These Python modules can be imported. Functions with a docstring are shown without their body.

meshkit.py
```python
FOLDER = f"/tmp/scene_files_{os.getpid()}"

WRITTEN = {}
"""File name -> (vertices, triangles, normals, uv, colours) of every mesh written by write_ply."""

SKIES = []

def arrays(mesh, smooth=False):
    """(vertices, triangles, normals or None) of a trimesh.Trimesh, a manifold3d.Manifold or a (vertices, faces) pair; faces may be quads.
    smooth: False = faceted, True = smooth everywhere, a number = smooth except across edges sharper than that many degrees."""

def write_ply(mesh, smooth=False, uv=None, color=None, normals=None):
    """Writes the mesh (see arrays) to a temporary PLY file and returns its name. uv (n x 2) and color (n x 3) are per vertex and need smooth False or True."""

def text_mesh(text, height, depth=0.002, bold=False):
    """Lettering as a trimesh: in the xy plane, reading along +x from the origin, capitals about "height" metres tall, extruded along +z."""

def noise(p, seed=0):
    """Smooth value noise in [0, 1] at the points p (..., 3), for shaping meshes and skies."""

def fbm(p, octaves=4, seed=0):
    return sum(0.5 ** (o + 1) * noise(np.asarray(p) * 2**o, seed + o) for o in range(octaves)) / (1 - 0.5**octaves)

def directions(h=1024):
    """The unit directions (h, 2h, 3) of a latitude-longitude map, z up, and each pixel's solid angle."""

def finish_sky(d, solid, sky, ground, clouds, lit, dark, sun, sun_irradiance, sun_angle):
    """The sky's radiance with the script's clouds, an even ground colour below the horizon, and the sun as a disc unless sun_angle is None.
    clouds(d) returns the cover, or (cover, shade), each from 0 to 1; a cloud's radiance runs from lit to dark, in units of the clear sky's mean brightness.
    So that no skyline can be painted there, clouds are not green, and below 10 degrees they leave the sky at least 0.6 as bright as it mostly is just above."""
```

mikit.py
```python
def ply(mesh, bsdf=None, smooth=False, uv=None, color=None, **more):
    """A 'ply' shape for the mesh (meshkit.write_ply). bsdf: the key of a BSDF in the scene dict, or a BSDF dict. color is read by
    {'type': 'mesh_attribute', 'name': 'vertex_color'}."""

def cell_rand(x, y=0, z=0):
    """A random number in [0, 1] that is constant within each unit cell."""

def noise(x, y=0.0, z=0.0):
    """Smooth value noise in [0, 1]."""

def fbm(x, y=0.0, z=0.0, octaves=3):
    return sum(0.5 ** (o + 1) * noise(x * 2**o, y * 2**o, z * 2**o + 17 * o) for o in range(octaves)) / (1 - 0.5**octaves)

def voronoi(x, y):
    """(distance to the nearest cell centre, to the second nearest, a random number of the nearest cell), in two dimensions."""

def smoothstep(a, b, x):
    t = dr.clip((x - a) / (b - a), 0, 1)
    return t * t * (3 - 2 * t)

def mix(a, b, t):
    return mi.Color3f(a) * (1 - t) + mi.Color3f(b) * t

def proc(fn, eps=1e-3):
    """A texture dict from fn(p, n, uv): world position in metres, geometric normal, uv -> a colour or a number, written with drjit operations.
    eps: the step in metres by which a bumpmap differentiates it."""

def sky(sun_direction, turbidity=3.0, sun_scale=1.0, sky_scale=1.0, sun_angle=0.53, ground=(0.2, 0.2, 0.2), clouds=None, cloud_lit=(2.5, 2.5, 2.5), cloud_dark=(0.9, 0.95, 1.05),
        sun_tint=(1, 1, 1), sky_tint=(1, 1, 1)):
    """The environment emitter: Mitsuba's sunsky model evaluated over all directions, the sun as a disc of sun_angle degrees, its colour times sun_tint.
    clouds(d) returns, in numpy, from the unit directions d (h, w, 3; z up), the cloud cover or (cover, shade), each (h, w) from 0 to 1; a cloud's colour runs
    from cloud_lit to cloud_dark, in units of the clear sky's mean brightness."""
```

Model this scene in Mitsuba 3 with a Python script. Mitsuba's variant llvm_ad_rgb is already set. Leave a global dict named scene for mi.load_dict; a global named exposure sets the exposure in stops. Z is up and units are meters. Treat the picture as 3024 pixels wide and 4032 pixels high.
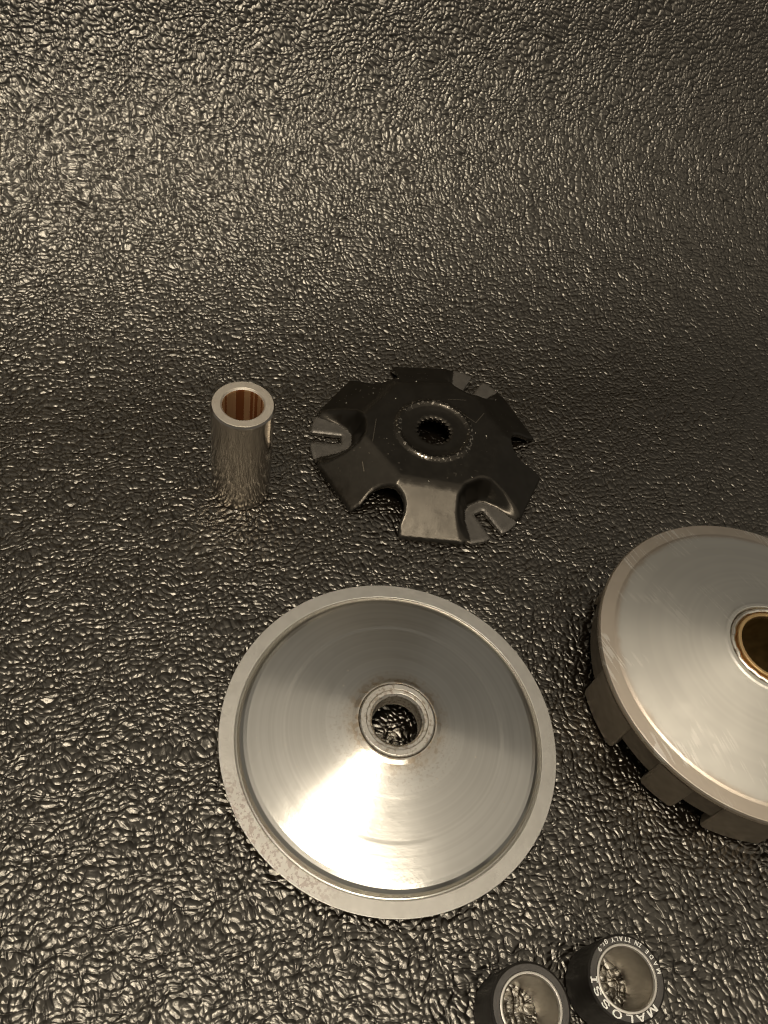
import math
import numpy as np, trimesh, mitsuba as mi, drjit as dr
import shapely
from shapely.geometry import Polygon, Point, LineString, MultiPoint
from shapely import affinity
from scipy.spatial import Delaunay
import mikit, meshkit
from mikit import proc, noise, fbm, voronoi, cell_rand, smoothstep, mix

T = mi.ScalarTransform4f
rng = np.random.default_rng(7)
scene, labels = {}, {}
MM = 1e-3

# ------------------------------------------------------------------ camera, light, exposure
CAM_H = 0.2278
PITCH, ROLL = math.radians(53.146), math.radians(14.895)
fwd = np.array([0, math.cos(PITCH), -math.sin(PITCH)])
up0 = np.array([0, math.sin(PITCH), math.cos(PITCH)])
up = -np.array([1, 0, 0]) * math.sin(ROLL) + up0 * math.cos(ROLL)
origin = np.array([0, 0, CAM_H])
scene['camera'] = {'type': 'thinlens', 'fov_axis': 'x', 'fov': 2 * math.degrees(math.atan(1512 / 3246.15)),
                   'near_clip': 0.01, 'far_clip': 20.0, 'aperture_radius': 0.0002, 'focus_distance': 0.235,
                   'to_world': T().look_at(origin=origin.tolist(), target=(origin + fwd).tolist(), up=up.tolist())}
exposure = 0.0


def lamp(key, direction, dist, w, h, radiance, at=(0.0, 0.2, 0.0)):
    d = np.array(direction, float); d /= np.linalg.norm(d)
    o = np.array(at) + d * dist
    tw = T().look_at(origin=o.tolist(), target=list(at), up=[0, 1, 0] if abs(d[2]) > 0.8 else [0, 0, 1]) @ T().scale([w / 2, h / 2, 1])
    scene[key] = {'type': 'rectangle', 'to_world': tw, 'emitter': {'type': 'area', 'radiance': {'type': 'rgb', 'value': list(radiance)}},
                  'bsdf': {'type': 'diffuse', 'reflectance': {'type': 'rgb', 'value': 0.5}}}


def warm(k, c=(1.0, 0.895, 0.73)):
    return [k * v for v in c]


scene['room_light'] = {'type': 'constant', 'radiance': {'type': 'rgb', 'value': warm(0.155, (1.0, 0.93, 0.80))}}
lamp('unseen_ceiling_lamp', (-0.145, -0.20, 0.97), 1.6, 0.21, 0.26, warm(60), at=(0.01, 0.07, 0.0))  # out of view, placed for the highlight on the cone plate and leather glints
lamp('unseen_ceiling_glow', (0.0, 0.001, 1.0), 1.75, 4.2, 2.5, warm(0.42), at=(0.5, -0.1, 0.0))  # unseen glowing sheet standing in for the ceiling, softly lightens the metal
lamp('unseen_rear_light', (0.17, -0.45, 0.88), 1.75, 0.75, 0.42, warm(7.0))  # out of view behind the camera, brightens rim edges and the ramp plate fold
labels['unseen_ceiling_lamp'] = {'label': 'bright warm ceiling lamp out of view, lights the metal parts and leather from above', 'category': 'lamp'}
labels['unseen_rear_light'] = {'label': 'oblong warm light out of view high behind the camera, brightens the edges that face it', 'category': 'lamp'}
labels['unseen_ceiling_glow'] = {'label': 'large dim glowing sheet out of view, stands in for the bright ceiling overhead', 'category': 'lamp'}


# ------------------------------------------------------------------ helpers
def raw_ply(v, f, n, uv, bsdf):
    path = meshkit.write_ply((v, f), False, uv, None, normals=n)
    return {'type': 'ply', 'filename': path, 'face_normals': False, 'bsdf': {'type': 'ref', 'id': bsdf}}


def rounded(points):
    """(r, z[, radius]) polyline with arcs at the corners that carry a radius."""
    out = []
    P = [np.array(p[:2], float) for p in points]
    for i, p in enumerate(points):
        rad = p[2] if len(p) > 2 else 0
        if rad <= 0 or i in (0, len(points) - 1):
            out.append(P[i]); continue
        a, b = P[i - 1] - P[i], P[i + 1] - P[i]
        la, lb = np.linalg.norm(a), np.linalg.norm(b)
        a, b = a / la, b / lb
        ang = math.acos(np.clip(a @ b, -1, 1))
        d = min(rad / math.tan(ang / 2), 0.45 * la, 0.45 * lb)
        rr = d * math.tan(ang / 2)
        c = P[i] + (a + b) / np.linalg.norm(a + b) * (rr / math.sin(ang / 2))
        s, e = P[i] + a * d - c, P[i] + b * d - c
        t0 = math.atan2(s[1], s[0]); dt = (math.atan2(e[1], e[0]) - t0 + math.pi) % (2 * math.pi) - math.pi
        for k in range(6):
            t = t0 + dt * k / 5
            out.append(c + rr * np.array([math.cos(t), math.sin(t)]))
    return np.array(out)


def supported(p):
    """Extra points near the ends of long straight runs, so that smooth normals bend only at the corners."""
    out = [p[0]]
    for a, b in zip(p[:-1], p[1:]):
        L = np.linalg.norm(b - a)
        if L > 0.4:
            out += [a + (b - a) * 0.1 / L, b - (b - a) * 0.1 / L]
        out.append(b)
    return np.array(out)


def lathe(points, center, bsdf, n=256, sharp=28.0, closed=True, wobble=None):
    """A turned part from its half section in mm, walked so that the outside lies to the right of the walk."""
    p = rounded(points)
    if closed:
        p = np.vstack([p, p[:1]])
    keep = np.r_[True, np.linalg.norm(np.diff(p, axis=0), axis=1) > 1e-5]
    p = supported(p[keep])
    d = np.diff(p, axis=0); L = np.linalg.norm(d, axis=1)
    nn = np.stack([d[:, 1], -d[:, 0]], 1) / L[:, None]
    rows = []                                # (r, z, nr, nz, s)
    s = np.r_[0, np.cumsum(L)]
    segs = []
    for i in range(len(d)):
        def vn(j):                           # normal at the joint before segment j
            a = nn[(j - 1) % len(nn)] if (closed or j > 0) else nn[j]
            b = nn[j % len(nn)] if (closed or j < len(nn)) else nn[j - 1]
            if math.degrees(math.acos(np.clip(a @ b, -1, 1))) > sharp:
                return None
            m = a + b
            return m / np.linalg.norm(m)
        n0, n1 = vn(i), vn(i + 1)
        k = len(rows)
        rows.append((*p[i], *(nn[i] if n0 is None else n0), s[i]))
        rows.append((*p[i + 1], *(nn[i] if n1 is None else n1), s[i + 1]))
        segs.append((k, k + 1))
    rows = np.array(rows)
    th = np.linspace(0, 2 * np.pi, n + 1)
    c, sn = np.cos(th), np.sin(th)
    R = rows[:, 0][:, None] * np.ones(n + 1); Z = rows[:, 1][:, None] * np.ones(n + 1)
    if wobble is not None:
        R, Z = wobble(R, Z, th[None, :] * np.ones_like(R))
    v = np.stack([R * c, R * sn, Z], -1).reshape(-1, 3) * MM + np.array(center) * MM
    nr = np.stack([rows[:, 2][:, None] * c, rows[:, 2][:, None] * sn, rows[:, 3][:, None] * np.ones(n + 1)], -1).reshape(-1, 3)
    uv = np.stack([(th / (2 * np.pi))[None] * np.ones((len(rows), 1)), rows[:, 4][:, None] * np.ones(n + 1)], -1).reshape(-1, 2)
    a = np.array(segs); W = n + 1
    j = np.arange(n)
    i0, i1 = (a[:, 0][:, None] * W + j), (a[:, 1][:, None] * W + j)
    f = np.concatenate([np.stack([i0, i0 + 1, i1 + 1], -1).reshape(-1, 3), np.stack([i0, i1 + 1, i1], -1).reshape(-1, 3)])
    return raw_ply(v, f, nr, uv, bsdf)


def local(p, c):
    x, y = p.x * 1000 - c[0], p.y * 1000 - c[1]
    return x, y, dr.sqrt(x * x + y * y)


def metal(key, base, rough, aniso=0.0, bump=None, eps=2e-4, spec=1.0, sheen=0.0):
    d = {'type': 'principled', 'metallic': spec, 'base_color': base if isinstance(base, dict) else {'type': 'rgb', 'value': list(base)},
         'roughness': rough, 'anisotropic': aniso, 'specular': 0.5}
    if sheen:
        d = {'type': 'blendbsdf', 'weight': sheen, 'first': d, 'second': {**d, 'roughness': 0.50, 'anisotropic': 0.0}}
    if bump is not None:
        d = {'type': 'bumpmap', 'scale': 1.0, 'arbitrary': proc(bump, eps), 'bsdf': d}
    scene[key] = {'type': 'twosided', 'bsdf': d}


# ------------------------------------------------------------------ black grained leather
def np_cell(x, y, z):
    """mikit.cell_rand in numpy, at whole z."""
    h = ((x.astype(np.int64) + 1000000).astype(np.uint32) * np.uint32(374761393) + (y.astype(np.int64) + 1000000).astype(np.uint32) * np.uint32(668265263)
         + np.uint32((int(z) + 1000000) * 2147483647 & 0xFFFFFFFF))
    h = (h ^ (h >> np.uint32(13))) * np.uint32(1274126177)
    return ((h ^ (h >> np.uint32(16))) & np.uint32(0xFFFFFF)).astype(np.float64) / 16777215.0


def np_noise(x, y, z):
    """mikit.noise in numpy, at whole z."""
    i, j = np.floor(x), np.floor(y)
    t, u = x - i, y - j
    t, u = t * t * (3 - 2 * t), u * u * (3 - 2 * u)
    e = lambda b: np_cell(i, j + b, z) * (1 - t) + np_cell(i + 1, j + b, z) * t
    return e(0) * (1 - u) + e(1) * u


def leather_relief(x, y, noise, cell, floor, least, root, fine=True):
    """Height in mm of an embossed black leather: small domed grains in loose rows, parted by narrow creases, some of them long and deep."""
    wx = x + 3.0 * noise(x * 0.09, y * 0.09, 11) + 1.3 * noise(x * 0.38, y * 0.38, 13)
    wy = y + 3.0 * noise(x * 0.09, y * 0.09, 12) + 1.3 * noise(x * 0.38, y * 0.38, 14)
    u, v = wx / PITCH, wy / PITCH
    iu, iv = floor(u), floor(v)
    d = None
    for a in (-1, 0, 1):
        for b in (-1, 0, 1):
            cx, cy = iu + a, iv + b
            ex, ey = cx + 0.10 + 0.80 * cell(cx, cy, 1) - u, cy + 0.10 + 0.80 * cell(cx, cy, 2) - v
            q = ex * ex + ey * ey + 0.12 * cell(cx, cy, 3)
            d = q if d is None else least(d, q)
    h = -d * 0.50 * PITCH
    a = root((2 * noise(u * 0.22, v * 0.60, 2) - 1) ** 2 + 0.0012)
    b = root((2 * noise(u * 0.60, v * 0.22, 3) - 1) ** 2 + 0.0012)
    h = h + 0.17 * least(a * 6, 1.0) + 0.17 * least(b * 6, 1.0)
    if fine:
        h = h + 0.17 * noise(u * 2.5, v * 2.5, 4) + 0.03 * noise(u * 6.0, v * 6.0, 5)
    return h + 0.22 * noise(u * 0.5, v * 0.5, 7) + 0.15 * noise(x * 0.12, y * 0.12, 6)


PITCH = 1.6
UPHILL, SIDE = np.array([-0.407, 0.914]), np.array([0.914, 0.407])   # the leather lies flat, then sweeps up behind the parts
BEND_AT, BEND_R, BEND_MAX = 205.0, 165.0, math.radians(58)


def leather_mesh():
    ts = np.concatenate([np.arange(-270, -175, 0.9), np.arange(-175, 225, 0.44), np.arange(225, 320, 0.9)])
    ss = np.concatenate([np.arange(-70, -12, 0.9), np.arange(-12, 250, 0.44), np.arange(250, 440, 0.5), np.arange(440, 600, 1.2)])
    X, S = np.meshgrid(ts, ss)
    Z = leather_relief(X, S, np_noise, np_cell, np.floor, np.minimum, np.sqrt, False) * 0.20
    Z = Z - np.percentile(Z, 98)
    phi = np.clip((S - BEND_AT) / BEND_R, 0, BEND_MAX)
    past = np.maximum(S - BEND_AT - BEND_R * BEND_MAX, 0)
    along = np.minimum(S, BEND_AT) + BEND_R * np.sin(phi) + past * np.cos(phi) - Z * np.sin(phi)
    high = BEND_R * (1 - np.cos(phi)) + past * np.sin(phi) + Z * np.cos(phi)
    v = np.stack([X * SIDE[0] + along * UPHILL[0], X * SIDE[1] + along * UPHILL[1], high], -1).reshape(-1, 3) * MM
    r, c = np.meshgrid(np.arange(len(ss) - 1), np.arange(len(ts) - 1), indexing='ij')
    W = len(ts)
    i = (r * W + c).ravel()
    f = np.concatenate([np.stack([i, i + 1, i + W + 1], 1), np.stack([i, i + W + 1, i + W], 1)])
    return trimesh.Trimesh(v, f, process=False), np.stack([X, S], -1).reshape(-1, 2) * MM


def leather_bump(p, n, uv):
    return leather_relief(uv.x * 1000, uv.y * 1000, noise, cell_rand, dr.floor, dr.minimum, dr.sqrt) * (0.52 * MM)


scene['leather'] = {'type': 'twosided', 'bsdf': {'type': 'bumpmap', 'scale': 1.0, 'arbitrary': proc(leather_bump, 6e-5), 'bsdf': {
    'type': 'roughplastic', 'distribution': 'beckmann', 'alpha': 0.108, 'int_ior': 2.0, 'specular_reflectance': {'type': 'rgb', 'value': [1.0, 0.935, 0.82]}, 'diffuse_reflectance': {'type': 'rgb', 'value': [0.007, 0.0052, 0.0036]}}}}
lm, luv = leather_mesh()
scene['leather_surface'] = mikit.ply(lm, 'leather', smooth=True, uv=luv)
labels['leather_surface'] = {'label': 'glossy black grained leather lying under all the metal parts and sweeping up behind them', 'kind': 'structure'}

# ------------------------------------------------------------------ the plain cone plate, middle of the photo
C1 = (18.2, 92.6)


def cone1_color(p, n, uv):
    x, y, r = local(p, C1)
    rings = noise(r * 1.7, 3.1) * 0.5 + noise(r * 5.0, 8.1) * 0.25
    c = mix([0.53, 0.51, 0.465], [0.62, 0.60, 0.555], rings + 0.25 * fbm(x * 0.12, y * 0.12, 2.0))
    blot = smoothstep(0.50, 0.66, fbm(x * 0.9, y * 0.9, 5.0, 3))
    hub = smoothstep(16.5, 11.0, r) * smoothstep(10.2, 10.8, r)
    c = mix(c, [0.42, 0.33, 0.23], hub * (0.35 + 0.5 * blot))
    speck = smoothstep(0.60, 0.70, fbm(x * 1.8, y * 1.8, 1.0, 3)) * smoothstep(24.0, 12.0, r)
    return mix(c, [0.34, 0.27, 0.20], speck * 0.35 * smoothstep(10.0, -10.0, y))


def cone1_rough(p, n, uv):
    x, y, r = local(p, C1)
    return 0.16 + 0.02 * noise(r * 1.3, 4.0) + 0.05 * fbm(x * 0.25, y * 0.25, 6.0)


def cone1_bump(p, n, uv):
    x, y, r = local(p, C1)
    grit = (noise(x * 3.2, y * 3.2, 2.0) * 3.0 + noise(x * 1.6, y * 1.6, 7.0) * 5.0) * (0.35 + 0.9 * smoothstep(-20.0, 30.0, -x - y))
    ring = noise(r * 0.9, 1.0) * 7.0 + noise(r * 2.6, 5.0) * 2.0
    return (ring + grit) * 1e-6


def rim1_color(p, n, uv):
    x, y, r = local(p, C1)
    spots = smoothstep(0.50, 0.62, fbm(x * 1.5, y * 1.5, 3.0, 4))
    low = smoothstep(0.84, 0.97, -(x * 0.56 + y * 0.83) / r)
    c = mix([0.56, 0.53, 0.475], [0.64, 0.61, 0.555], fbm(x * 0.25, y * 0.25, 9.0, 4))
    return mix(c, [0.36, 0.28, 0.24], spots * low * 0.6)


metal('cone_metal', proc(cone1_color), proc(cone1_rough), 0.1, cone1_bump, sheen=0.32)
metal('rim_metal', proc(rim1_color), proc(lambda p, n, uv: 0.36 + 0.12 * fbm(p.x * 900, p.y * 900, 4.0, 3)))
metal('hub_metal', proc(lambda p, n, uv: mix([0.72, 0.68, 0.61], [0.48, 0.41, 0.33], smoothstep(0.48, 0.72, fbm(p.x * 1500, p.y * 1500, p.z * 1500, 3)))), 0.3)
metal('dark_cast', proc(lambda p, n, uv: mix([0.26, 0.225, 0.18], [0.17, 0.145, 0.115], fbm(p.x * 700, p.y * 700, p.z * 700, 3))), 0.5)

ZC = lambda r: 13.4 - (r - 12.0) * (13.4 - 5.7) / (41.2 - 12.0)
scene['cone_plate__cone_face'] = lathe([(43.9, 3.3), (43.3, 3.5, .3), (42.6, 4.75, .3), (41.7, 5.45, .5), (40.6, ZC(40.6), .8), (31.6, ZC(31.6)), (30.7, ZC(30.7) - .05), (20.8, ZC(20.8) - .05), (20.0, ZC(20.0) - .03),
                                        (12.4, ZC(12.4), 1.), (11.2, 13.75, .3), (10.72, 13.8, .1), (10.72, 9.0), (12.0, 9.0), (42.5, 2.0)],
                                       (*C1, 0), 'cone_metal')
scene['cone_plate__rim'] = lathe([(46.6, 1.9, .2), (47.2, 2.0, .3), (48.4, 4.0, .15), (48.3, 4.2, .15), (44.0, 4.2, .25), (43.85, 3.2), (43.85, 2.0)], (*C1, 0), 'rim_metal')
scene['cone_plate__hub_ring'] = lathe([(10.6, 9.1), (10.6, 14.1, .35), (10.1, 14.4, .2), (8.7, 14.4, .15), (8.5, 14.0), (7.7, 13.95, .2), (7.0, 13.3, .2), (6.6, 9.2), (6.6, 8.8)], (*C1, 0), 'hub_metal')
scene['cone_plate__backing_ring'] = lathe([(44.0, 0.0), (44.0, 1.85), (39.0, 1.85), (39.0, 0.0)], (*C1, 0), 'dark_cast')
labels['cone_plate'] = {'label': 'grey metal pulley plate with smooth shallow cone and flat outer rim, lying whole in view', 'category': 'pulley plate'}

# ------------------------------------------------------------------ the thick pulley half with fins, cut by the right edge
C2 = (120.5, 137.9)


def cone2_color(p, n, uv):
    x, y, r = local(p, C2)
    c = mix([0.62, 0.59, 0.53], [0.70, 0.67, 0.60], noise(r * 1.2, 2.0) * 0.5 + 0.6 * fbm(x * 0.1, y * 0.1, 3.0))
    band = smoothstep(43.6, 45.4, r + 1.2 * fbm(x * 0.3, y * 0.3, 1.0))
    c = mix(c, [0.50, 0.41, 0.32], band * 0.75)
    sc = smoothstep(0.64, 0.70, noise((x * 0.8 + y * 0.6) * 3.0, (-x * 0.6 + y * 0.8) * 0.16, 4.0)) * smoothstep(0.5, 0.62, fbm(x * 0.08, y * 0.08, 8.0))
    return mix(c, [0.80, 0.76, 0.69], sc * 0.6)


def cone2_rough(p, n, uv):
    x, y, r = local(p, C2)
    return 0.22 + 0.10 * fbm(x * 0.2, y * 0.2, 6.0) + 0.12 * smoothstep(43.5, 45.5, r)


def cone2_bump(p, n, uv):
    x, y, r = local(p, C2)
    return (noise(x * 3.0, y * 3.0, 2.0) * 2.2 + noise(x * 0.9, y * 0.9, 7.0) * 5.0 + noise(r * 1.1, 1.0) * 8.0 + noise(x * 2.4, y * 0.3, 1.0) * 3.0) * 1e-6


metal('cone_metal_worn', proc(cone2_color), proc(cone2_rough), 0.1, cone2_bump, sheen=0.4)
metal('bronze', proc(lambda p, n, uv: mix([0.78, 0.54, 0.27], [0.55, 0.36, 0.16], fbm(p.x * 900, p.y * 900, p.z * 900, 3))), 0.42)
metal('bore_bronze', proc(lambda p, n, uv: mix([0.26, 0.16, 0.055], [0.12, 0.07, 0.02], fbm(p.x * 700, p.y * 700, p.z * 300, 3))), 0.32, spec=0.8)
ZD = lambda r: 29.2 - (r - 14.5) * (29.2 - 20.9) / (44.6 - 14.5)
scene['finned_pulley__cone_face'] = lathe([(47.5, 18.1), (49.1, 18.2, .2), (49.5, 18.7, .2), (49.5, 19.8, .2), (49.05, 20.4, .3), (45.2, 20.95, .8), (44.4, 21.25, .6), (15.0, ZD(15.0), .8), (14.3, 29.35, .4), (13.2, 29.5, .3), (12.95, 28.4), (12.95, 24.0), (14.0, 24.0), (44.0, 17.0)],
                                           (*C2, 0), 'cone_metal_worn')
scene['finned_pulley__bushing'] = lathe([(11.0, 0.0), (11.0, 29.4, .2), (10.8, 29.75, .2), (9.95, 29.75, .15), (9.75, 29.45, .1), (9.75, 28.9)], (*C2, 0), 'bronze')
scene['finned_pulley__bore'] = lathe([(10.6, 0.0), (10.6, 28.9), (9.77, 28.88), (9.77, 0.0)], (*C2, 0), 'bore_bronze')
scene['finned_pulley__staked_collar'] = lathe([(12.9, 27.0), (12.75, 29.0, .4), (12.1, 29.4, .35), (11.5, 29.1, .3), (11.35, 28.2), (11.1, 28.0), (11.02, 27.0)], (*C2, 0), 'hub_metal',
                                              wobble=lambda R, Z, th: (R, Z + np.where(Z > 28.6, 0.22 * np.sin(th * 9 + 2 * np.sin(th * 2)) + 0.14 * np.sin(th * 23 + 1), 0)))
scene['finned_pulley__housing_wall'] = lathe([(48.0, 8.8, .3), (48.0, 18.0), (45.0, 18.0), (45.0, 8.8)], (*C2, 0), 'dark_cast')


def sector(a0, a1, r0, r1, z0, z1, center, cut=0.9):
    """A ring sector block with bevelled lower corners."""
    w = math.degrees(cut / r1)
    th = np.radians(np.r_[a0, a0 + w * .4, np.linspace(a0 + w, a1 - w, 14), a1 - w * .4, a1])
    zb = np.r_[z0 + cut, z0 + cut * .35, np.full(14, z0), z0 + cut * .35, z0 + cut]
    rb = np.r_[r1 - .35, r1 - .1, np.full(14, r1), r1 - .1, r1 - .35]
    ring = lambda r, z: np.stack([r * np.cos(th), r * np.sin(th), z * np.ones_like(th)], 1)
    loops = [ring(rb, np.full(18, z1)), ring(rb, zb + .5), ring(rb - .5, zb), ring(np.full(18, r0), zb), ring(np.full(18, r0), np.full(18, z1))]
    v = np.vstack(loops); f = []
    for k in range(5):
        a, b = k * 18, ((k + 1) % 5) * 18
        for i in range(17):
            f += [[a + i, b + i, b + i + 1], [a + i, b + i + 1, a + i + 1]]
    for e in (0, 17):
        q = [k * 18 + e for k in range(5)]
        for k in range(1, 4):
            f.append([q[0], q[k], q[k + 1]] if e else [q[0], q[k + 1], q[k]])
    m = trimesh.Trimesh(v * MM + np.array([*center, 0]) * MM, f, process=False)
    m.fix_normals()
    return m


def numbered(base):
    if base not in scene:
        return base
    k = 1
    while f'{base}_{k:03d}' in scene:
        k += 1
    return f'{base}_{k:03d}'


metal('fin_cast', proc(lambda p, n, uv: mix([0.36, 0.31, 0.25], [0.25, 0.215, 0.17], fbm(p.x * 500, p.y * 500, p.z * 500, 4))), 0.5, bump=lambda p, n, uv: (fbm(p.x * 900, p.y * 900, p.z * 900, 3) * 0.10 + fbm(p.x * 250, p.y * 250, p.z * 120, 2) * 0.25) * MM)
for k in range(6):
    for a0, a1, zb in ((197.5, 219, 0.7), (233, 247.5, 1.4)):
        if abs((a0 + 60 * k) % 360 - 173) > 1:
            scene[numbered('finned_pulley__fin')] = mikit.ply(sector(a0 + 60 * k + rng.uniform(-.8, .8), a1 + 60 * k + rng.uniform(-.8, .8), 45.6, 48.7 + rng.uniform(-.15, .2), zb + rng.uniform(0, .6), 17.2, C2, rng.uniform(.7, 1.6)), 'fin_cast', smooth=30)
labels['finned_pulley'] = {'label': 'thick grey pulley half with castellated fins under its rim, cut off by the right edge', 'category': 'pulley plate'}

# ------------------------------------------------------------------ steel sleeve standing on end
CS = (-49.36, 165.17)


def sleeve_rough(p, n, uv):
    a = dr.atan2(p.y * 1000 - CS[1], p.x * 1000 - CS[0])
    return 0.09 + 0.07 * noise(a * 30.0, p.z * 60.0) + 0.04 * noise(a * 90.0, p.z * 200)


def sleeve_bump(p, n, uv):
    a = dr.atan2(p.y * 1000 - CS[1], p.x * 1000 - CS[0])
    return (noise(a * 26.0, p.z * 90.0) * 3.0 + noise(a * 60.0, p.z * 300.0) * 1.2) * 1e-6


metal('sleeve_steel', proc(lambda p, n, uv: mix([0.46, 0.41, 0.35], [0.54, 0.49, 0.43], fbm(p.x * 300, p.y * 300, p.z * 120))), proc(sleeve_rough), 0.0, sleeve_bump, 1e-4)
metal('sleeve_face', proc(lambda p, n, uv: mix([0.74, 0.65, 0.53], [0.84, 0.76, 0.65], fbm(p.x * 600, p.y * 600, 1.0))), 0.48)


def bore_color(p, n, uv):
    a = dr.atan2(p.y * 1000 - CS[1], p.x * 1000 - CS[0])
    streak = smoothstep(0.52, 0.66, noise(a * 7.0, 2.0))
    return mix([0.38, 0.22, 0.11], [0.20, 0.07, 0.025], streak)


metal('bore_brown', proc(bore_color), 0.25, spec=0.25)
scene['sleeve__wall'] = lathe([(9.3, 0.0), (9.69, 0.45, .2), (9.69, 40.9, .25), (9.25, 41.6, .2), (8.0, 41.55), (8.0, 0.0)], (*CS, 0), 'sleeve_steel')
scene['sleeve__top_face'] = lathe([(9.28, 41.4), (9.25, 41.72, .1), (6.75, 41.72, .1), (6.25, 41.2), (8.1, 41.0)], (*CS, 0), 'sleeve_face')
scene['sleeve__bore'] = lathe([(7.9, 0.1), (7.9, 41.0), (6.22, 41.15), (6.1, 40.6), (6.1, 0.1)], (*CS, 0), 'bore_brown')
labels['sleeve'] = {'label': 'steel sleeve standing upright on end with brown bore, left of the black plate', 'category': 'sleeve'}

# ------------------------------------------------------------------ black pressed ramp plate with three slotted tabs
CP = (9.8, 203.4)
TAB0 = 73.3


def rot(g, a):
    return affinity.rotate(g, a, origin=(0, 0))


def polar_pt(r, a):
    return (r * math.cos(math.radians(a)), r * math.sin(math.radians(a)))


def ramp_outline():
    ring = []
    for k in range(3):
        t = TAB0 + 120 * k
        for r, a in ((43.2, -13.5), (43.6, -7), (43.6, 7), (43.2, 13.5), (42.2, 15.5), (42.9, 17.5), (42.6, 46.5), (41.5, 60), (42.6, 73.5), (42.9, 102.5), (42.2, 104.5)):
            ring.append(polar_pt(r, t + a))
    g = Polygon(ring)
    for k in range(3):
        t = TAB0 + 120 * k
        slot = Polygon([(32.2, -2.0), (32.2, 2.0), (47, 2.55), (47, -2.55)])
        g = g.difference(rot(slot, t))
        nt = Point(36.4, 0).buffer(7.1, 24).union(Polygon([(35.5, -7.0), (38.5, -7.6), (42.2, -9.9), (50, -15), (50, 15), (42.2, 9.9), (38.5, 7.6), (35.5, 7.0)]))
        g = g.difference(rot(nt.buffer(-1.0).buffer(1.0), t + 60))
    g = g.buffer(0.5, 8).buffer(-0.9, 8).buffer(0.4, 8)
    th = np.linspace(0, 2 * np.pi, 20 * 12, endpoint=False)
    rr = 5.95 + 0.38 * np.tanh(3 * np.sin(20 * th))
    return g.difference(Polygon(np.stack([rr * np.cos(th), rr * np.sin(th)], 1)))


POCKET = Polygon([(28.8, -2.2), (30.2, -4.4), (33.5, -6.6), (43.2, -10.4), (50, -12.5), (50, 12.5), (43.2, 10.4), (33.5, 6.6), (30.2, 4.4), (28.8, 2.2)])


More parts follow.
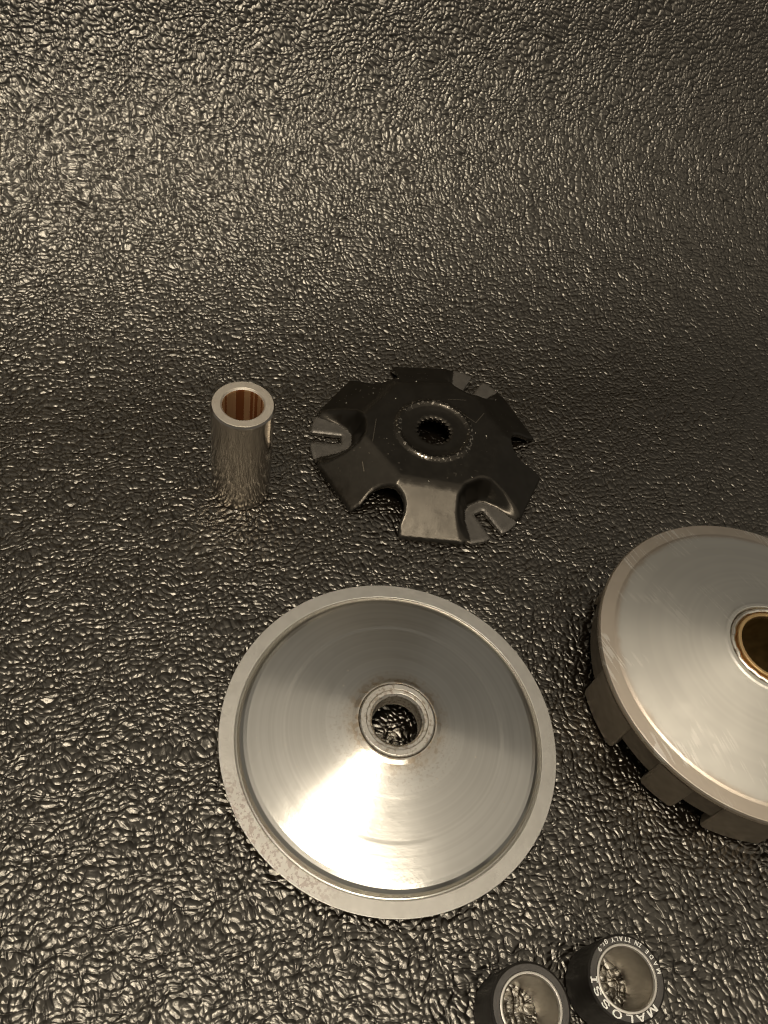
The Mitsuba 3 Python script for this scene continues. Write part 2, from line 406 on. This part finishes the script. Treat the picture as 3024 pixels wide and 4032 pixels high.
def sstep(a, b, x):
    t = np.clip((x - a) / (b - a), 0, 1)
    return t * t * (3 - 2 * t)


def ramp_height(x, y):
    r = np.hypot(x, y); a = np.degrees(np.arctan2(y, x))
    m = (a - TAB0) % 120.0
    mid = np.where(m < 60, 36.0, 84.0)
    re = r * np.cos(np.radians(m - mid))
    t = sstep(15, 21, r)
    re = r * (1 - t) + re * t
    k, w = re - 24.0, 1.8
    soft = np.where(np.abs(k) < w, (k + w) ** 2 / (4 * w), np.maximum(k, 0))
    z = 11.6 - np.maximum(re - 15.0, 0) * 0.03 - soft * 0.53
    z = z + 0.75 * np.exp(-((r - 13.2) / 0.85) ** 2) - 0.25 * sstep(11.8, 9, r)
    zt = np.full_like(z, 2.15)
    d = np.full_like(z, 99.0)
    for kk in range(3):
        ca, sa = math.cos(math.radians(-(TAB0 + 120 * kk))), math.sin(math.radians(-(TAB0 + 120 * kk)))
        u, w = x * ca - y * sa, x * sa + y * ca
        pts = shapely.points(np.stack([u, w], -1))
        d = np.minimum(d, np.where(u > 0, shapely.distance(pts, POCKET), 99))
    s = sstep(0.0, 4.6, d)
    return zt + (z - zt) * s, d


def ramp_plate():
    g = ramp_outline()
    step = 0.62
    bnd, segs = [], []
    for ringg in [g.exterior, *g.interiors]:
        n = int(ringg.length / 0.45)
        pts = [ringg.interpolate(i / n, normalized=True) for i in range(n)]
        k = len(bnd)
        bnd += [(q.x, q.y) for q in pts]
        segs += [(k + i, k + (i + 1) % n) for i in range(n)]
    gx, gy = np.meshgrid(np.arange(-46, 46, step), np.arange(-46, 46, step * 0.866))
    gx[1::2] += step / 2
    P = np.stack([gx.ravel(), gy.ravel()], 1)
    inner = g.buffer(-0.3)
    P = P[shapely.contains_xy(inner, P[:, 0], P[:, 1])]
    V = np.vstack([bnd, P]); nb = len(bnd)
    tri = Delaunay(V).simplices
    c = V[tri].mean(1)
    tri = tri[shapely.contains_xy(g, c[:, 0], c[:, 1])]
    e1, e2 = V[tri[:, 1]] - V[tri[:, 0]], V[tri[:, 2]] - V[tri[:, 0]]
    fl = (e1[:, 0] * e2[:, 1] - e1[:, 1] * e2[:, 0]) < 0
    tri[fl] = tri[fl][:, ::-1]
    z, d = ramp_height(V[:, 0], V[:, 1])
    edge = shapely.distance(shapely.points(V), g.boundary)
    ztop = z - 0.45 * np.maximum(0, 1 - edge / 0.7) ** 2
    top = np.c_[V, ztop]; bot = np.c_[V, z - 1.9]
    N = len(V)
    f = [tri, tri[:, ::-1] + N]
    s = []
    seg = np.array(segs)
    f.append(np.stack([seg[:, 0], seg[:, 1] + N, seg[:, 1]], 1)); f.append(np.stack([seg[:, 0], seg[:, 0] + N, seg[:, 1] + N], 1))
    return np.vstack([top, bot]), f, np.r_[d, d]


SCRATCHES = [((4.1, 13.4), (14.2, 8.7)), ((14.2, 8.7), (16.5, 14.7)), ((2.4, 16.7), (9.0, 18.7)), ((-21.0, -2.1), (-20.0, -12.5)), ((-21.5, -20.3), (-20.1, -23.4))]


def plate_color(p, n, uv):
    x, y, r = local(p, CP)
    b = fbm(x * 0.22, y * 0.22, p.z * 220, 4)
    c = mix([0.040, 0.035, 0.028], [0.068, 0.060, 0.049], b)
    wear = smoothstep(0.60, 0.72, fbm(x * 1.5, y * 1.5, 2.0, 4)) * smoothstep(1.9, 0.4, dr.abs(r - 13.4))
    dots = smoothstep(0.82, 0.88, noise(x * 1.1, y * 1.1, 7.7)) * smoothstep(0.5, 0.6, fbm(x * 0.07, y * 0.07, 3.3))
    line = mi.Float(9)
    for (ax, ay), (bx, by) in SCRATCHES:
        t = dr.clip(((x - ax) * (bx - ax) + (y - ay) * (by - ay)) / ((bx - ax) ** 2 + (by - ay) ** 2), 0, 1)
        line = dr.minimum(line, dr.sqrt(dr.square(x - ax - t * (bx - ax)) + dr.square(y - ay - t * (by - ay))))
    dots = dr.maximum(dots, smoothstep(0.22, 0.08, line))
    c = mix(c, [0.55, 0.50, 0.42], wear * 0.8)
    return mix(c, [0.40, 0.34, 0.26], dots * 0.35)


def plate_rough(p, n, uv):
    x, y, r = local(p, CP)
    return 0.15 + 0.20 * fbm(x * 0.5, y * 0.5, 3.0, 4)


def plate_bump(p, n, uv):
    x, y, r = local(p, CP)
    return (noise(x * 0.8, y * 0.8, 2.0) * 12 + noise(x * 2.5, y * 2.5, 4.0) * 3) * 1e-6


scene['plate_black'] = {'type': 'twosided', 'bsdf': {'type': 'bumpmap', 'scale': 1.0, 'arbitrary': proc(plate_bump, 2e-4), 'bsdf': {
    'type': 'principled', 'base_color': proc(plate_color), 'roughness': proc(plate_rough), 'metallic': 0.9, 'specular': 0.5}}}
scene['tab_grey'] = {'type': 'twosided', 'bsdf': {'type': 'principled', 'base_color': proc(lambda p, n, uv: mix([0.11, 0.10, 0.087], [0.17, 0.155, 0.135], fbm(p.x * 500, p.y * 500, 1.0, 4))),
                                                 'roughness': 0.42, 'metallic': 0.7, 'specular': 0.5}}
pv, pf, pd = ramp_plate()
pall = np.vstack(pf)
pm = trimesh.graph.smooth_shade(trimesh.Trimesh(pv * MM + np.array([*CP, 0]) * MM, pall, process=False), angle=math.radians(38), facet_minarea=None)
pc = (np.array(pm.vertices) / MM - [*CP, 0])[np.array(pm.faces)].mean(1)


def submesh(m, keep):
    f = np.array(m.faces)[keep]
    u, inv = np.unique(f, return_inverse=True)
    return np.array(m.vertices)[u], inv.reshape(-1, 3), np.array(m.vertex_normals)[u]


is_tab = np.zeros(len(pc), bool)
which = np.round(((np.degrees(np.arctan2(pc[:, 1], pc[:, 0])) - TAB0) % 360) / 120).astype(int) % 3
for kk in range(3):
    ca, sa = math.cos(math.radians(-(TAB0 + 120 * kk))), math.sin(math.radians(-(TAB0 + 120 * kk)))
    u, w = pc[:, 0] * ca - pc[:, 1] * sa, pc[:, 0] * sa + pc[:, 1] * ca
    t = (which == kk) & (shapely.distance(shapely.points(np.stack([u, w], 1)), POCKET) < 0.05) & (u > 0)
    is_tab |= t
    a, b, c = submesh(pm, t)
    scene[numbered('ramp_plate__slotted_tab')] = raw_ply(a, b, c, None, 'tab_grey')
a, b, c = submesh(pm, ~is_tab)
scene['ramp_plate__body'] = raw_ply(a, b, c, None, 'plate_black')
labels['ramp_plate'] = {'label': 'black pressed steel plate with three slotted tabs, rounded notches and splined hole', 'category': 'plate'}

# ------------------------------------------------------------------ two rollers at the bottom edge
scene['roller_plastic'] = {'type': 'twosided', 'bsdf': {'type': 'principled', 'base_color': proc(lambda p, n, uv: mix([0.012, 0.010, 0.008], [0.022, 0.019, 0.016], fbm(p.x * 900, p.y * 900, p.z * 900, 3))),
                                                       'roughness': 0.5, 'specular': 0.4}}
scene['roller_face_plastic'] = {'type': 'twosided', 'bsdf': {'type': 'principled', 'base_color': proc(lambda p, n, uv: mix([0.045, 0.040, 0.035], [0.075, 0.067, 0.059], fbm(p.x * 700, p.y * 700, p.z * 700, 3))),
                                                            'roughness': 0.45, 'specular': 0.5}}
scene['white_print'] = {'type': 'twosided', 'bsdf': {'type': 'principled', 'base_color': {'type': 'rgb', 'value': [0.80, 0.78, 0.72]}, 'roughness': 0.5}}
metal('roller_metal', proc(lambda p, n, uv: mix([0.80, 0.76, 0.68], [0.66, 0.61, 0.54], fbm(p.x * 1200, p.y * 1200, p.z * 400, 3))), 0.34)
RH = 16.85


def make_roller(key, c):
    scene[f'{key}__casing'] = lathe([(8.9, 0.0), (9.49, 0.6, .2), (9.49, RH - 0.55, .25), (8.9, RH - 0.05), (7.4, RH - .3), (7.4, 0.0)], (*c, 0), 'roller_plastic', n=160)
    scene[f'{key}__face_ring'] = lathe([(9.0, RH - .3), (8.95, RH, .15), (7.45, RH, .1), (7.41, RH - .3)], (*c, 0), 'roller_face_plastic', n=160)
    scene[f'{key}__metal_liner'] = lathe([(7.38, 0.1), (7.38, RH + .08, .1), (6.85, RH + .10, .1), (6.5, RH - .35, .15), (6.45, RH - 1.0), (6.4, 0.1)], (*c, 0), 'roller_metal', n=160)


def arc_text(letters, height, radius, wide, c, outward):
    """Printed letters around a ring face, (letter, degrees) each; outward: tops away from the centre, else towards it."""
    parts = []
    for ch, a in letters:
        m = meshkit.text_mesh(ch, height, 0.03, True)
        lo, hi = m.bounds
        m.apply_translation([-(lo[0] + hi[0]) / 2, -height / 2, 0])
        m.apply_scale([wide, 1, 1])
        m.apply_transform(trimesh.transformations.rotation_matrix(math.radians(a - 90 if outward else a + 90), [0, 0, 1]))
        m.apply_translation([radius * math.cos(math.radians(a)), radius * math.sin(math.radians(a)), RH - 0.004])
        parts.append(m)
    m = trimesh.util.concatenate(parts)
    m.apply_translation([c[0], c[1], 0]); m.apply_scale(MM)
    return m


R1, R2 = (83.87, 43.51), (61.6, 32.29)
make_roller('roller', R1)
scene['roller__large_lettering'] = mikit.ply(arc_text(list(zip('MALOSSI', (319, 296, 276, 255, 233, 212, 195))), 1.5, 8.25, 1.65, R1, True), 'white_print')
scene['roller__small_lettering'] = mikit.ply(arc_text(list(zip('MADEINITALYgr.9', (23, 34.5, 45.5, 55.5, 69, 75.5, 88, 94.5, 102.5, 110.3, 117.4, 129.3, 136, 139.8, 146.5))), 0.95, 8.35, 1.05, R1, False), 'white_print')
make_roller('roller_001', R2)
labels['roller'] = {'label': 'black ring roller with white lettering around its face, at the bottom right', 'category': 'roller'}
labels['roller_001'] = {'label': 'plain black ring roller without lettering, cut off by the bottom edge', 'category': 'roller'}

# ------------------------------------------------------------------ dust
flakes = []
spots = [(*(np.array(polar_pt(rng.uniform(14, 40), rng.uniform(0, 360))) + C1), None) for _ in range(16)]
spots += [(*(np.array(polar_pt(rng.uniform(8, 38), rng.uniform(0, 360))) + CP), 'plate') for _ in range(14)]
spots += [(*(SIDE * rng.uniform(-120, 170) + UPHILL * rng.uniform(10, 200)), 'leather') for _ in range(60)]
outline = ramp_outline()
for x, y, on in spots:
    if on is None:
        z = ZC(math.hypot(x - C1[0], y - C1[1])) - 0.03
    elif on == 'plate':
        if not outline.contains(Point(x - CP[0], y - CP[1])):
            continue
        z = float(ramp_height(np.array([x - CP[0]]), np.array([y - CP[1]]))[0][0])
    else:
        z = 0.0
        if min(math.hypot(x - c[0], y - c[1]) - r for c, r in ((C1, 49), (C2, 51), (CS, 10), (CP, 45), (R1, 10), (R2, 10))) < 0:
            continue
    m = trimesh.creation.icosphere(1)
    m.apply_scale([rng.uniform(.10, .42), rng.uniform(.07, .16), .05])
    m.apply_transform(trimesh.transformations.rotation_matrix(rng.uniform(0, 6.3), [0, 0, 1]))
    m.apply_translation([x, y, z + 0.05]); m.apply_scale(MM)
    flakes.append(m)
scene['dust_grey'] = {'type': 'diffuse', 'reflectance': {'type': 'rgb', 'value': [0.62, 0.56, 0.47]}}
scene['dust'] = mikit.ply(trimesh.util.concatenate(flakes), 'dust_grey', smooth=True)
labels['dust'] = {'label': 'pale dust specks and lint scattered over the metal and leather', 'category': 'dust', 'kind': 'stuff'}
